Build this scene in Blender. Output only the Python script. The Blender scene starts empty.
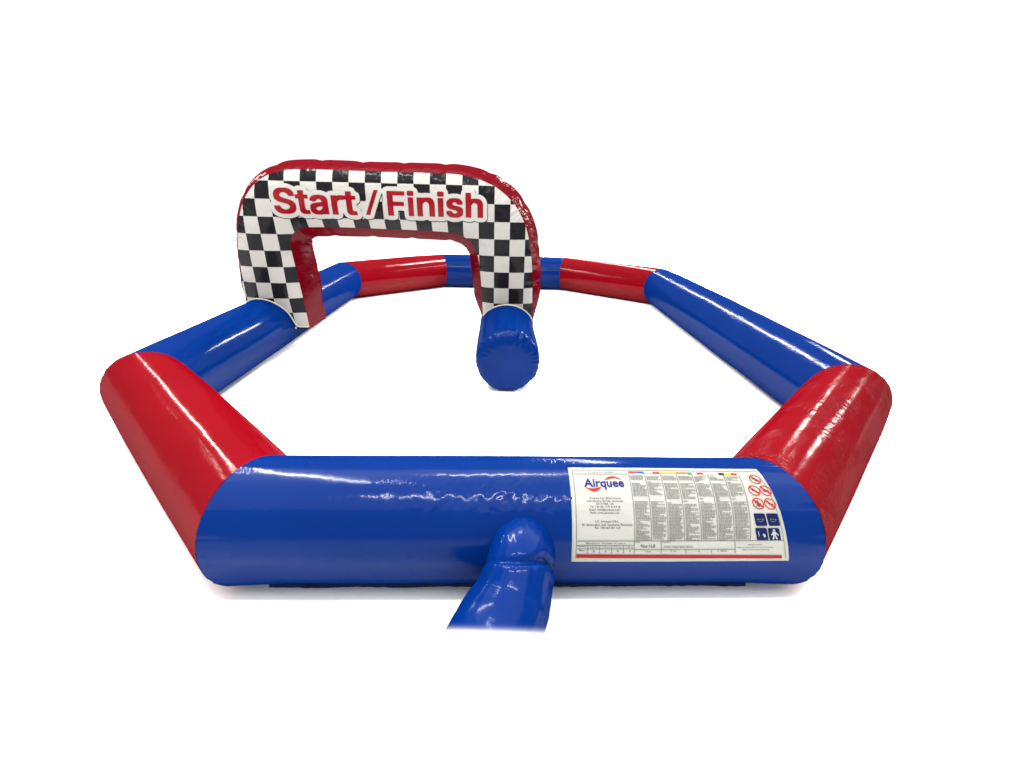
import bpy, bmesh, math, random
import numpy as np
from mathutils import Vector, Matrix, noise
from mathutils.bvhtree import BVHTree

random.seed(7)
sc = bpy.context.scene
COL = sc.collection
R = 0.30                                   # tube radius
CAM_H = 1.8103
LABEL_GLYPHS = {"red":[[[-0.9339,0.9368],[-0.9383,0.9383],[-0.9471,0.939],[-0.9623,0.9434],[-0.9776,0.9511],[-0.9929,0.9629],[-1.0,0.9723],[-1.0034,0.981],[-1.0065,0.9854],[-1.0092,0.9963],[-1.0093,1.0138],[-1.0081,1.0182],[-1.0039,1.0192],[-0.9514,1.0191],[-0.9492,1.0182],[-0.9477,1.016],[-0.9453,1.0072],[-0.9384,0.9963],[-0.9303,0.9898],[-0.9208,0.9849],[-0.9012,0.9799],[-0.8968,0.98],[-0.8859,0.9827],[-0.8749,0.9871],[-0.8596,0.9985],[-0.8536,1.0116],[-0.8595,1.0225],[-0.8684,1.0296],[-0.8728,1.0318],[-0.8902,1.0383],[-0.9055,1.0417],[-0.9121,1.0449],[-0.9383,1.0504],[-0.958,1.057],[-0.9689,1.0614],[-0.9864,1.0739],[-0.9935,1.0815],[-1.0,1.0946],[-1.0027,1.1056],[-1.0022,1.1362],[-1.0,1.1449],[-0.9909,1.1624],[-0.9762,1.1755],[-0.9602,1.1847],[-0.9471,1.1891],[-0.9339,1.1918],[-0.8749,1.1919],[-0.864,1.1918],[-0.8509,1.1891],[-0.8378,1.1847],[-0.8291,1.1804],[-0.8171,1.1711],[-0.805,1.1587],[-0.798,1.1427],[-0.7973,1.134],[-0.7951,1.1274],[-0.7952,1.1165],[-0.7963,1.1144],[-0.8007,1.1132],[-0.8531,1.1134],[-0.8553,1.1143],[-0.8568,1.1165],[-0.8592,1.123],[-0.8677,1.1362],[-0.8837,1.1454],[-0.899,1.149],[-0.9077,1.1481],[-0.9165,1.1454],[-0.9303,1.1383],[-0.9387,1.1274],[-0.9402,1.1209],[-0.9393,1.1165],[-0.9303,1.1056],[-0.9165,1.0985],[-0.8815,1.0876],[-0.8422,1.0776],[-0.8225,1.0689],[-0.8116,1.0607],[-0.8028,1.0517],[-0.7958,1.04],[-0.7909,1.0182],[-0.7909,1.0051],[-0.7936,0.9919],[-0.798,0.9767],[-0.8062,0.9657],[-0.8116,0.9603],[-0.8166,0.957],[-0.8203,0.9525],[-0.8378,0.9434],[-0.8553,0.9385],[-0.864,0.9383],[-0.8706,0.9363]],[[-0.6018,0.9368],[-0.6193,0.9412],[-0.6324,0.9477],[-0.6482,0.9635],[-0.6526,0.9745],[-0.6532,0.9788],[-0.6531,1.016],[-0.6503,1.0269],[-0.6324,1.0444],[-0.6259,1.0471],[-0.6018,1.0541],[-0.5953,1.0543],[-0.5887,1.0563],[-0.5778,1.0565],[-0.5712,1.0585],[-0.5559,1.0587],[-0.5494,1.0607],[-0.5406,1.0614],[-0.5335,1.064],[-0.5315,1.0662],[-0.5309,1.0706],[-0.5315,1.0728],[-0.5385,1.0825],[-0.5559,1.0911],[-0.569,1.0864],[-0.58,1.0799],[-0.5843,1.0757],[-0.5909,1.0662],[-0.5931,1.0653],[-0.6193,1.0652],[-0.628,1.0689],[-0.6433,1.0723],[-0.6477,1.0749],[-0.6486,1.0772],[-0.6487,1.0903],[-0.6413,1.1034],[-0.6388,1.1056],[-0.6324,1.1132],[-0.6237,1.1192],[-0.6106,1.1257],[-0.5931,1.1306],[-0.5843,1.1308],[-0.5778,1.1328],[-0.5494,1.1329],[-0.5385,1.1328],[-0.5319,1.1308],[-0.521,1.1306],[-0.5101,1.1279],[-0.4991,1.1235],[-0.4853,1.1143],[-0.4789,1.1056],[-0.4746,1.0968],[-0.4697,1.0815],[-0.4696,0.9461],[-0.4707,0.9418],[-0.4751,0.9406],[-0.5319,0.9405],[-0.5516,0.9362]],[[-0.722,0.939],[-0.7307,0.9412],[-0.7446,0.9482],[-0.7504,0.9541],[-0.7575,0.9657],[-0.7602,0.9767],[-0.7604,1.0881],[-0.7615,1.0903],[-0.7635,1.0912],[-0.7854,1.0914],[-0.7897,1.0926],[-0.7908,1.0968],[-0.7908,1.1274],[-0.7896,1.1296],[-0.7875,1.1305],[-0.7657,1.1307],[-0.7613,1.1319],[-0.7602,1.1362],[-0.7601,1.1689],[-0.759,1.1711],[-0.757,1.172],[-0.7045,1.172],[-0.7023,1.171],[-0.7014,1.1689],[-0.7012,1.158],[-0.7012,1.1362],[-0.7,1.1318],[-0.6958,1.1307],[-0.6652,1.1305],[-0.663,1.1295],[-0.6621,1.1274],[-0.6619,1.0968],[-0.663,1.0926],[-0.6674,1.0914],[-0.698,1.0912],[-0.7001,1.0901],[-0.7011,1.0881],[-0.7012,1.0007],[-0.6984,0.9876],[-0.6936,0.9827],[-0.687,0.98],[-0.6674,0.9799],[-0.663,0.9788],[-0.6603,0.9745],[-0.6576,0.9614],[-0.6577,0.9439],[-0.6587,0.9417],[-0.6674,0.9385]],[[-0.2522,0.939],[-0.2675,0.9434],[-0.2763,0.9494],[-0.2833,0.957],[-0.2899,0.9701],[-0.2905,1.0859],[-0.2916,1.0901],[-0.2959,1.0913],[-0.3068,1.0912],[-0.3134,1.0872],[-0.3462,1.0869],[-0.3549,1.0842],[-0.366,1.0772],[-0.375,1.064],[-0.3778,1.0509],[-0.3779,0.9461],[-0.379,0.9418],[-0.3811,0.9408],[-0.3921,0.9406],[-0.4314,0.9406],[-0.4358,0.9418],[-0.4367,0.9439],[-0.4369,0.9548],[-0.4368,1.1252],[-0.4358,1.1295],[-0.4314,1.1307],[-0.3833,1.1307],[-0.3746,1.1292],[-0.3571,1.1329],[-0.3156,1.1329],[-0.3068,1.1308],[-0.2937,1.1309],[-0.2916,1.1319],[-0.2906,1.134],[-0.2904,1.1667],[-0.2892,1.1711],[-0.285,1.1722],[-0.2391,1.1722],[-0.2326,1.171],[-0.2315,1.1667],[-0.2314,1.1362],[-0.2304,1.1319],[-0.226,1.1307],[-0.1954,1.1305],[-0.1932,1.1295],[-0.1921,1.1252],[-0.1921,1.0968],[-0.1934,1.0925],[-0.1976,1.0914],[-0.2282,1.0912],[-0.2304,1.0901],[-0.2313,1.0881],[-0.2314,0.9941],[-0.226,0.9847],[-0.2194,0.9805],[-0.1976,0.9799],[-0.1932,0.9787],[-0.1879,0.9635],[-0.1879,0.9439],[-0.189,0.9417],[-0.1976,0.9385]],[[0.7551,0.939],[0.7441,0.9412],[0.7245,0.9499],[0.7157,0.956],[0.7081,0.9635],[0.7021,0.9745],[0.6995,0.9854],[0.6994,0.9963],[0.7004,1.0005],[0.7267,1.006],[0.7507,1.006],[0.7551,1.0035],[0.7594,0.9956],[0.7682,0.9854],[0.7791,0.9805],[0.7835,0.9799],[0.79,0.9805],[0.7972,0.9832],[0.8075,0.9913],[0.81,0.9963],[0.81,0.9985],[0.8039,1.0051],[0.7944,1.0099],[0.7398,1.022],[0.7267,1.0286],[0.7172,1.0356],[0.7087,1.0466],[0.7065,1.0509],[0.7038,1.064],[0.7038,1.0815],[0.7065,1.0946],[0.7135,1.1063],[0.7201,1.1132],[0.731,1.1214],[0.7398,1.1257],[0.7594,1.1306],[0.8053,1.1307],[0.8141,1.1306],[0.8337,1.1257],[0.8468,1.1175],[0.8578,1.1063],[0.867,1.0903],[0.8676,1.0772],[0.8665,1.0729],[0.8599,1.0701],[0.8468,1.0674],[0.8141,1.0675],[0.8118,1.0684],[0.8058,1.0793],[0.8031,1.082],[0.7922,1.0886],[0.7835,1.0892],[0.7791,1.0885],[0.768,1.0815],[0.7655,1.0772],[0.7656,1.0706],[0.7704,1.0657],[0.7791,1.0614],[0.8337,1.0492],[0.8446,1.0448],[0.8578,1.0367],[0.8648,1.0269],[0.8697,1.016],[0.8692,0.9788],[0.8648,0.9679],[0.8534,0.956],[0.8446,0.9499],[0.825,0.9412],[0.8097,0.9384]],[[0.1214,0.943],[0.1192,0.944],[0.1182,0.9482],[0.1181,1.1777],[0.1192,1.1841],[0.1236,1.1853],[0.2918,1.1851],[0.294,1.1841],[0.2951,1.1799],[0.2951,1.1493],[0.2939,1.1449],[0.2897,1.1438],[0.2328,1.1438],[0.1826,1.1438],[0.1782,1.1426],[0.1773,1.1405],[0.1771,1.1296],[0.1771,1.0881],[0.1782,1.0839],[0.1826,1.0826],[0.2809,1.0825],[0.2831,1.0814],[0.2842,1.0772],[0.2842,1.0466],[0.2831,1.0423],[0.2787,1.0411],[0.1826,1.0411],[0.1784,1.04],[0.1771,1.0356],[0.1771,0.9482],[0.176,0.944],[0.1717,0.9428]],[[0.3268,0.943],[0.3246,0.944],[0.3235,0.9482],[0.3237,1.1252],[0.3248,1.1274],[0.329,1.1285],[0.3749,1.1283],[0.3771,1.1273],[0.3781,1.123],[0.378,0.9461],[0.3769,0.9439],[0.3727,0.9428]],[[0.4142,0.943],[0.412,0.944],[0.4111,0.9461],[0.4109,0.957],[0.4109,1.123],[0.412,1.1273],[0.4142,1.1283],[0.4623,1.1285],[0.471,1.1265],[0.4863,1.1306],[0.5344,1.1306],[0.5475,1.1279],[0.5613,1.1209],[0.5726,1.1099],[0.5796,1.1012],[0.5878,1.075],[0.5879,0.9898],[0.5879,0.9482],[0.5867,0.9439],[0.5824,0.9428],[0.5387,0.9428],[0.5322,0.944],[0.5311,0.9482],[0.5311,1.0444],[0.529,1.0531],[0.5288,1.0619],[0.5262,1.0684],[0.5218,1.075],[0.5147,1.0826],[0.5082,1.0864],[0.4994,1.0884],[0.4885,1.0842],[0.4798,1.0778],[0.4755,1.0706],[0.4731,1.0684],[0.4683,1.0553],[0.4677,0.9482],[0.4666,0.944],[0.4623,0.9428]],[[0.6218,0.943],[0.6196,0.944],[0.6185,0.9482],[0.6187,1.1252],[0.6197,1.1274],[0.624,1.1285],[0.672,1.1283],[0.6742,1.1273],[0.6753,1.123],[0.6751,0.9461],[0.6741,0.9439],[0.6699,0.9428]],[[0.8971,0.943],[0.8949,0.944],[0.8938,0.9482],[0.8938,1.1777],[0.895,1.1842],[0.8971,1.1851],[0.908,1.1853],[0.9452,1.1853],[0.9494,1.1842],[0.9506,1.1799],[0.9506,1.1318],[0.9519,1.1274],[0.9561,1.1269],[0.967,1.1306],[1.0173,1.1306],[1.0347,1.1257],[1.0435,1.121],[1.0576,1.1078],[1.0636,1.0968],[1.0685,1.0793],[1.0686,1.0466],[1.0686,0.9482],[1.0674,0.9439],[1.0631,0.9428],[1.0194,0.9428],[1.0129,0.944],[1.0118,0.9482],[1.0117,1.0597],[1.009,1.0684],[0.9998,1.0804],[0.991,1.0863],[0.9823,1.0884],[0.9714,1.0842],[0.9641,1.0793],[0.9535,1.064],[0.9512,1.0575],[0.9506,0.9482],[0.9495,0.944],[0.9452,0.9428]],[[-0.1015,0.9451],[-0.1036,0.9462],[-0.1041,0.9504],[-0.0081,1.1864],[-0.0053,1.1908],[-0.0031,1.1917],[0.0318,1.1916],[0.0336,1.1908],[0.0343,1.1886],[0.0323,1.182],[0.0182,1.1493],[-0.0136,1.0684],[-0.0189,1.0575],[-0.0628,0.9482],[-0.0643,0.946],[-0.0665,0.9451]],[[-0.5766,0.981],[-0.569,0.9791],[-0.5603,0.9805],[-0.5538,0.9828],[-0.5385,0.9934],[-0.5315,1.0051],[-0.5289,1.016],[-0.5299,1.0182],[-0.5319,1.0191],[-0.5363,1.0192],[-0.5406,1.0177],[-0.5559,1.017],[-0.5756,1.0121],[-0.5843,1.0078],[-0.5887,1.0039],[-0.5919,0.9985],[-0.5913,0.9919],[-0.5851,0.9854]],[[0.329,1.1422],[0.3239,1.1449],[0.3171,1.1536],[0.3171,1.1799],[0.3192,1.1842],[0.3246,1.1891],[0.3312,1.1918],[0.3727,1.1913],[0.3803,1.1864],[0.3836,1.1827],[0.3846,1.1799],[0.3846,1.1536],[0.3825,1.1493],[0.3771,1.1444],[0.3705,1.1417]],[[0.6261,1.1422],[0.6185,1.1471],[0.6152,1.1508],[0.6142,1.1536],[0.6142,1.1799],[0.6164,1.1842],[0.6218,1.1891],[0.6283,1.1918],[0.6699,1.1912],[0.6765,1.1864],[0.6818,1.1777],[0.6818,1.1558],[0.6796,1.1515],[0.672,1.1439],[0.6677,1.1417]]],"white":[[[-0.9339,0.8934],[-0.9558,0.8978],[-0.9798,0.9063],[-1.0039,0.9185],[-1.0213,0.9322],[-1.0336,0.9482],[-1.0445,0.9701],[-1.0499,0.9898],[-1.0508,1.0029],[-1.0502,1.0204],[-1.0467,1.0335],[-1.041,1.0442],[-1.03,1.0575],[-1.0309,1.064],[-1.0395,1.0837],[-1.0441,1.1056],[-1.0437,1.1383],[-1.0395,1.1558],[-1.035,1.1667],[-1.0213,1.1914],[-0.9995,1.21],[-0.9733,1.2237],[-0.9361,1.2346],[-0.8728,1.2356],[-0.8575,1.2338],[-0.8225,1.2228],[-0.7897,1.2053],[-0.7832,1.2059],[-0.7548,1.2155],[-0.7023,1.2147],[-0.687,1.2096],[-0.6761,1.2038],[-0.6682,1.1951],[-0.6575,1.1733],[-0.639,1.1642],[-0.6324,1.1628],[-0.5931,1.1738],[-0.5734,1.1764],[-0.545,1.1765],[-0.5144,1.1724],[-0.4773,1.1588],[-0.4707,1.158],[-0.4511,1.1681],[-0.4314,1.174],[-0.3746,1.1737],[-0.3354,1.1777],[-0.3309,1.1811],[-0.3221,1.1972],[-0.3156,1.2038],[-0.3047,1.2096],[-0.2872,1.2152],[-0.2391,1.2157],[-0.2216,1.2112],[-0.21,1.2061],[-0.202,1.1999],[-0.1889,1.1746],[-0.1644,1.1602],[-0.1591,1.1536],[-0.1539,1.1426],[-0.1506,1.123],[-0.1508,1.0946],[-0.1532,1.0815],[-0.1583,1.0699],[-0.1644,1.0619],[-0.187,1.0488],[-0.1896,1.0422],[-0.1898,1.0313],[-0.1867,1.0221],[-0.1692,1.013],[-0.1605,1.0051],[-0.1473,0.9747],[-0.143,0.9718],[-0.1362,0.981],[-0.0601,1.1689],[-0.0407,1.2126],[-0.0359,1.2196],[-0.0294,1.2249],[-0.0031,1.2348],[0.0296,1.2352],[0.0493,1.2293],[0.0628,1.2214],[0.0733,1.2055],[0.0777,1.2018],[0.0821,1.2043],[0.0886,1.213],[0.0966,1.2192],[0.1236,1.2286],[0.2831,1.229],[0.3028,1.2262],[0.3334,1.2352],[0.3683,1.2352],[0.3911,1.2279],[0.4098,1.2158],[0.419,1.2039],[0.4274,1.1777],[0.4321,1.1733],[0.471,1.1712],[0.4907,1.1742],[0.53,1.1742],[0.565,1.1659],[0.5692,1.1667],[0.5711,1.1689],[0.5759,1.1951],[0.5811,1.2061],[0.5868,1.2136],[0.5956,1.2213],[0.6043,1.2263],[0.6305,1.2352],[0.6677,1.2348],[0.6851,1.2293],[0.6997,1.2214],[0.7074,1.2148],[0.715,1.2039],[0.7208,1.1908],[0.7245,1.1711],[0.7267,1.1682],[0.731,1.1668],[0.7616,1.1741],[0.8031,1.1744],[0.8162,1.1734],[0.8403,1.1668],[0.8468,1.1665],[0.8514,1.1711],[0.8537,1.1908],[0.8595,1.2061],[0.8665,1.2152],[0.8774,1.2218],[0.8949,1.2278],[0.908,1.229],[0.9452,1.2286],[0.967,1.2218],[0.9779,1.2152],[0.9836,1.2083],[0.9954,1.177],[0.9998,1.1749],[1.0173,1.1738],[1.0326,1.17],[1.05,1.1638],[1.0696,1.1536],[1.0915,1.1318],[1.1048,1.1034],[1.1101,1.0772],[1.1092,0.9395],[1.104,0.9242],[1.0963,0.9133],[1.085,0.9063],[1.0653,0.8998],[1.0173,0.8995],[0.9801,0.9117],[0.9473,0.8998],[0.9015,0.8993],[0.8621,0.9114],[0.8272,0.8988],[0.8141,0.8956],[0.7638,0.8948],[0.7441,0.8981],[0.7048,0.9114],[0.6786,0.9017],[0.6677,0.8993],[0.6261,0.8993],[0.6021,0.904],[0.5803,0.8993],[0.5409,0.8991],[0.5278,0.9017],[0.4994,0.9127],[0.4776,0.9038],[0.4601,0.8993],[0.4186,0.8993],[0.3945,0.9044],[0.3705,0.8993],[0.329,0.8995],[0.3028,0.9085],[0.2958,0.9133],[0.2905,0.9198],[0.2853,0.9308],[0.2826,0.9417],[0.2815,0.9898],[0.2765,0.9962],[0.2678,0.9974],[0.2307,0.9973],[0.2213,0.9941],[0.2189,0.9876],[0.2186,0.9482],[0.2167,0.9351],[0.2102,0.9198],[0.2001,0.9098],[0.1891,0.9046],[0.1717,0.8995],[0.1192,0.9003],[0.1017,0.9063],[0.0904,0.9133],[0.0827,0.9242],[0.0776,0.9395],[0.0765,1.1471],[0.0755,1.1591],[0.0733,1.1631],[0.069,1.1602],[0.0588,1.1383],[-0.0278,0.9264],[-0.0334,0.9177],[-0.0403,0.9119],[-0.0643,0.9025],[-0.0971,0.9014],[-0.1146,0.906],[-0.1299,0.9134],[-0.1452,0.9294],[-0.1495,0.9265],[-0.1562,0.9155],[-0.1626,0.909],[-0.1889,0.8976],[-0.2042,0.8948],[-0.2522,0.8957],[-0.2806,0.9044],[-0.3003,0.9153],[-0.3139,0.9286],[-0.3287,0.9542],[-0.3331,0.9576],[-0.3353,0.9531],[-0.3397,0.9286],[-0.348,0.9133],[-0.3615,0.9041],[-0.3833,0.8973],[-0.4292,0.8971],[-0.4532,0.9022],[-0.4773,0.8971],[-0.5253,0.8968],[-0.5538,0.8927],[-0.5931,0.8926],[-0.6106,0.8952],[-0.639,0.9031],[-0.6696,0.8951],[-0.7154,0.8949],[-0.7286,0.8973],[-0.7482,0.9041],[-0.7679,0.9141],[-0.781,0.9237],[-0.7854,0.9244],[-0.8225,0.9053],[-0.8531,0.8957],[-0.8771,0.8926]]],"black":[[[-0.9299,0.8853],[-0.9583,0.8912],[-0.9824,0.8993],[-0.9977,0.9073],[-1.0174,0.9226],[-1.0333,0.9422],[-1.0413,0.9575],[-1.0476,0.9772],[-1.049,0.9925],[-1.0489,1.0144],[-1.0468,1.0253],[-1.0305,1.0537],[-1.0405,1.0843],[-1.0425,1.1018],[-1.0419,1.1367],[-1.031,1.1695],[-1.0152,1.1916],[-0.987,1.2132],[-0.9583,1.2245],[-0.9321,1.2308],[-0.8688,1.2317],[-0.8513,1.2296],[-0.812,1.2177],[-0.7857,1.2024],[-0.7508,1.2118],[-0.6961,1.2107],[-0.6809,1.2061],[-0.6721,1.2013],[-0.6612,1.1899],[-0.6505,1.1695],[-0.6284,1.1602],[-0.5869,1.1703],[-0.5694,1.1726],[-0.541,1.1727],[-0.5126,1.1691],[-0.4667,1.1561],[-0.4471,1.1654],[-0.4296,1.17],[-0.3706,1.1699],[-0.3356,1.1735],[-0.3291,1.1778],[-0.3215,1.1913],[-0.3116,1.2013],[-0.3014,1.2066],[-0.2854,1.2111],[-0.2351,1.2119],[-0.2154,1.2077],[-0.2045,1.2028],[-0.196,1.1957],[-0.1896,1.187],[-0.1827,1.1716],[-0.1586,1.1562],[-0.1516,1.1476],[-0.1467,1.1367],[-0.1446,1.1258],[-0.1445,1.0886],[-0.1474,1.0712],[-0.1586,1.0539],[-0.1805,1.0404],[-0.1829,1.0362],[-0.1836,1.0275],[-0.1804,1.0187],[-0.1652,1.0105],[-0.1565,1.0032],[-0.1503,0.9947],[-0.1433,0.9786],[-0.139,0.9756],[-0.1323,0.9838],[-0.0432,1.2023],[-0.0358,1.2132],[-0.0275,1.2209],[-0.0188,1.2258],[-0.0035,1.2303],[0.0315,1.2316],[0.0489,1.228],[0.0642,1.2209],[0.0817,1.2038],[0.0861,1.2049],[0.1036,1.2183],[0.1276,1.2249],[0.2849,1.2252],[0.3046,1.2237],[0.3374,1.2314],[0.3723,1.2314],[0.3985,1.2242],[0.416,1.2118],[0.4266,1.1979],[0.4336,1.1739],[0.4383,1.1695],[0.475,1.1674],[0.4947,1.1704],[0.5318,1.1705],[0.5668,1.1642],[0.5728,1.1673],[0.5782,1.1935],[0.5901,1.211],[0.6083,1.2242],[0.6323,1.2312],[0.6717,1.2312],[0.6891,1.2266],[0.7001,1.2214],[0.711,1.213],[0.7214,1.2001],[0.7273,1.187],[0.7307,1.1689],[0.7372,1.1645],[0.7656,1.1703],[0.8071,1.1706],[0.8486,1.1643],[0.8534,1.1695],[0.8552,1.187],[0.86,1.2001],[0.8683,1.2108],[0.8771,1.2172],[0.9055,1.225],[0.9448,1.2251],[0.9579,1.2233],[0.9746,1.2176],[0.9863,1.2086],[0.9945,1.1957],[0.9995,1.176],[1.0038,1.1718],[1.0234,1.1696],[1.0475,1.1633],[1.065,1.1567],[1.0781,1.1478],[1.0991,1.1258],[1.109,1.1061],[1.1162,1.0755],[1.1157,0.9313],[1.1105,0.916],[1.1019,0.9051],[1.0912,0.8978],[1.0715,0.8919],[1.0213,0.8912],[0.9841,0.9024],[0.9601,0.8934],[0.9404,0.8909],[0.9011,0.8915],[0.8661,0.9015],[0.8355,0.8912],[0.8093,0.8866],[0.7612,0.8871],[0.7394,0.8918],[0.7088,0.9017],[0.687,0.894],[0.6717,0.8911],[0.6301,0.8911],[0.6061,0.8948],[0.5843,0.8911],[0.5471,0.8909],[0.5275,0.894],[0.5034,0.9033],[0.4816,0.8946],[0.4641,0.8911],[0.4226,0.8911],[0.3985,0.8953],[0.3745,0.8911],[0.333,0.8912],[0.3068,0.8989],[0.298,0.9053],[0.291,0.9138],[0.2842,0.9335],[0.2833,0.9816],[0.2784,0.988],[0.2696,0.9892],[0.2347,0.989],[0.2275,0.9859],[0.225,0.9794],[0.2232,0.927],[0.2162,0.9117],[0.2041,0.9002],[0.1931,0.8953],[0.1757,0.8912],[0.132,0.891],[0.1189,0.8928],[0.1036,0.8978],[0.0926,0.9053],[0.0839,0.9168],[0.0791,0.9313],[0.0784,1.1258],[0.0774,1.1389],[0.0752,1.1429],[0.0708,1.1399],[0.0628,1.1236],[-0.0198,0.9204],[-0.0341,0.9039],[-0.0538,0.8956],[-0.0691,0.8931],[-0.1018,0.8945],[-0.1215,0.9011],[-0.1412,0.9154],[-0.1608,0.898],[-0.1849,0.889],[-0.2002,0.8866],[-0.246,0.8871],[-0.2701,0.8931],[-0.2889,0.9007],[-0.305,0.913],[-0.3225,0.9347],[-0.3269,0.9369],[-0.3356,0.9146],[-0.3446,0.9029],[-0.3575,0.8947],[-0.3793,0.889],[-0.4252,0.8889],[-0.4492,0.8931],[-0.4733,0.8889],[-0.5213,0.8886],[-0.5498,0.8845],[-0.5869,0.8844],[-0.635,0.894],[-0.6656,0.8869],[-0.7114,0.8867],[-0.7486,0.8962],[-0.777,0.9137],[-0.7814,0.9146],[-0.812,0.8984],[-0.8491,0.8875],[-0.8731,0.8844]]]}                  # outlines of the arch lettering

# ------------------------------------------------------------------ helpers
ROOT = Vector((0.0, 6.6, 0.0))

def V(*a): return Vector(a)
def sm(a, b, x):
    t = min(1.0, max(0.0, (x - a) / (b - a))); return t * t * (3 - 2 * t)
def nz(x, y=0.0, z=0.0): return noise.noise(Vector((x, y, z)))

def link(name, verts, faces, mat, parent=None, uvs=None, smooth=True, mats=None, fmat=None):
    """one mesh object, vertices given in world space"""
    me = bpy.data.meshes.new(name)
    off = ROOT
    me.from_pydata([tuple(Vector(v) - off) for v in verts], [], faces)
    me.materials.append(mat)
    if mats:
        for m in mats: me.materials.append(m)
        for p, k in zip(me.polygons, fmat): p.material_index = k
    if smooth:
        me.polygons.foreach_set('use_smooth', [True] * len(me.polygons))
    if uvs is not None:
        l = me.uv_layers.new(name='UVMap')
        for lp in me.loops: l.data[lp.index].uv = uvs[lp.vertex_index]
    me.validate(); me.update()
    o = bpy.data.objects.new(name, me); COL.objects.link(o)
    if parent is not None:
        o.parent = parent
        if parent is not root: o.location = (0, 0, 0)
    else: o.location = off
    return o

# ------------------------------------------------------------------ materials
def mat_new(name):
    m = bpy.data.materials.new(name); m.use_nodes = True
    nt = m.node_tree; b = nt.nodes['Principled BSDF']
    return m, nt, b

def pvc(name, col, rough=0.11, crease=0.25, spec=0.36, dens=30.0, seed=0.0, lump=0.12):
    """shiny coated fabric: faint mottling, soft dents, fine creases across the tube in patches"""
    m, nt, b = mat_new(name); N = nt.nodes; L = nt.links
    tc = N.new('ShaderNodeTexCoord')
    n1 = N.new('ShaderNodeTexNoise'); n1.inputs['Scale'].default_value = 2.3; n1.inputs['Detail'].default_value = 4
    L.new(tc.outputs['Object'], n1.inputs['Vector'])
    mx = N.new('ShaderNodeMix'); mx.data_type = 'RGBA'
    mx.inputs['A'].default_value = (*[c * .86 for c in col], 1); mx.inputs['B'].default_value = (*[min(1, c * 1.12) for c in col], 1)
    L.new(n1.outputs['Fac'], mx.inputs['Factor']); L.new(mx.outputs['Result'], b.inputs['Base Color'])
    # roughness smears
    n5 = N.new('ShaderNodeTexNoise'); n5.inputs['Scale'].default_value = 6; n5.inputs['Detail'].default_value = 6
    L.new(tc.outputs['Object'], n5.inputs['Vector'])
    mr = N.new('ShaderNodeMapRange'); mr.inputs['From Min'].default_value = .3; mr.inputs['From Max'].default_value = .7
    mr.inputs['To Min'].default_value = rough * .75; mr.inputs['To Max'].default_value = rough * 1.5
    L.new(n5.outputs['Fac'], mr.inputs['Value']); L.new(mr.outputs['Result'], b.inputs['Roughness'])
    # creases (UV in metres: u along, v round)
    mp = N.new('ShaderNodeMapping'); mp.inputs['Scale'].default_value = (dens, dens * .16, 1); mp.inputs['Location'].default_value = (seed, seed, 0)
    L.new(tc.outputs['UV'], mp.inputs['Vector'])
    n2 = N.new('ShaderNodeTexNoise'); n2.inputs['Scale'].default_value = 1; n2.inputs['Detail'].default_value = 3; n2.inputs['Distortion'].default_value = .6
    L.new(mp.outputs['Vector'], n2.inputs['Vector'])
    a = N.new('ShaderNodeMath'); a.operation = 'SUBTRACT'; a.inputs[1].default_value = .5; L.new(n2.outputs['Fac'], a.inputs[0])
    a2 = N.new('ShaderNodeMath'); a2.operation = 'ABSOLUTE'; L.new(a.outputs[0], a2.inputs[0])
    a3 = N.new('ShaderNodeMapRange'); a3.inputs['From Max'].default_value = .07; a3.inputs['To Min'].default_value = 1; a3.inputs['To Max'].default_value = 0
    L.new(a2.outputs[0], a3.inputs['Value'])
    mp2 = N.new('ShaderNodeMapping'); mp2.inputs['Scale'].default_value = (2.2, 4.5, 1); mp2.inputs['Location'].default_value = (seed * 1.7, 3, 0)
    L.new(tc.outputs['UV'], mp2.inputs['Vector'])
    n3 = N.new('ShaderNodeTexNoise'); n3.inputs['Scale'].default_value = 1; n3.inputs['Detail'].default_value = 2
    L.new(mp2.outputs['Vector'], n3.inputs['Vector'])
    a4 = N.new('ShaderNodeMapRange'); a4.inputs['From Min'].default_value = .46; a4.inputs['From Max'].default_value = .66
    L.new(n3.outputs['Fac'], a4.inputs['Value'])
    a5 = N.new('ShaderNodeMath'); a5.operation = 'MULTIPLY'; L.new(a3.outputs['Result'], a5.inputs[0]); L.new(a4.outputs['Result'], a5.inputs[1])
    b1 = N.new('ShaderNodeBump'); b1.inputs['Strength'].default_value = crease; b1.inputs['Distance'].default_value = .006
    L.new(a5.outputs[0], b1.inputs['Height'])
    n4 = N.new('ShaderNodeTexNoise'); n4.inputs['Scale'].default_value = 7; n4.inputs['Detail'].default_value = 3
    L.new(tc.outputs['Object'], n4.inputs['Vector'])
    b2 = N.new('ShaderNodeBump'); b2.inputs['Strength'].default_value = lump; b2.inputs['Distance'].default_value = .02
    L.new(n4.outputs['Fac'], b2.inputs['Height']); L.new(b1.outputs['Normal'], b2.inputs['Normal'])
    L.new(b2.outputs['Normal'], b.inputs['Normal'])
    gloss_over(nt, b, rough_out=mr.outputs['Result'])
    return m

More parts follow.
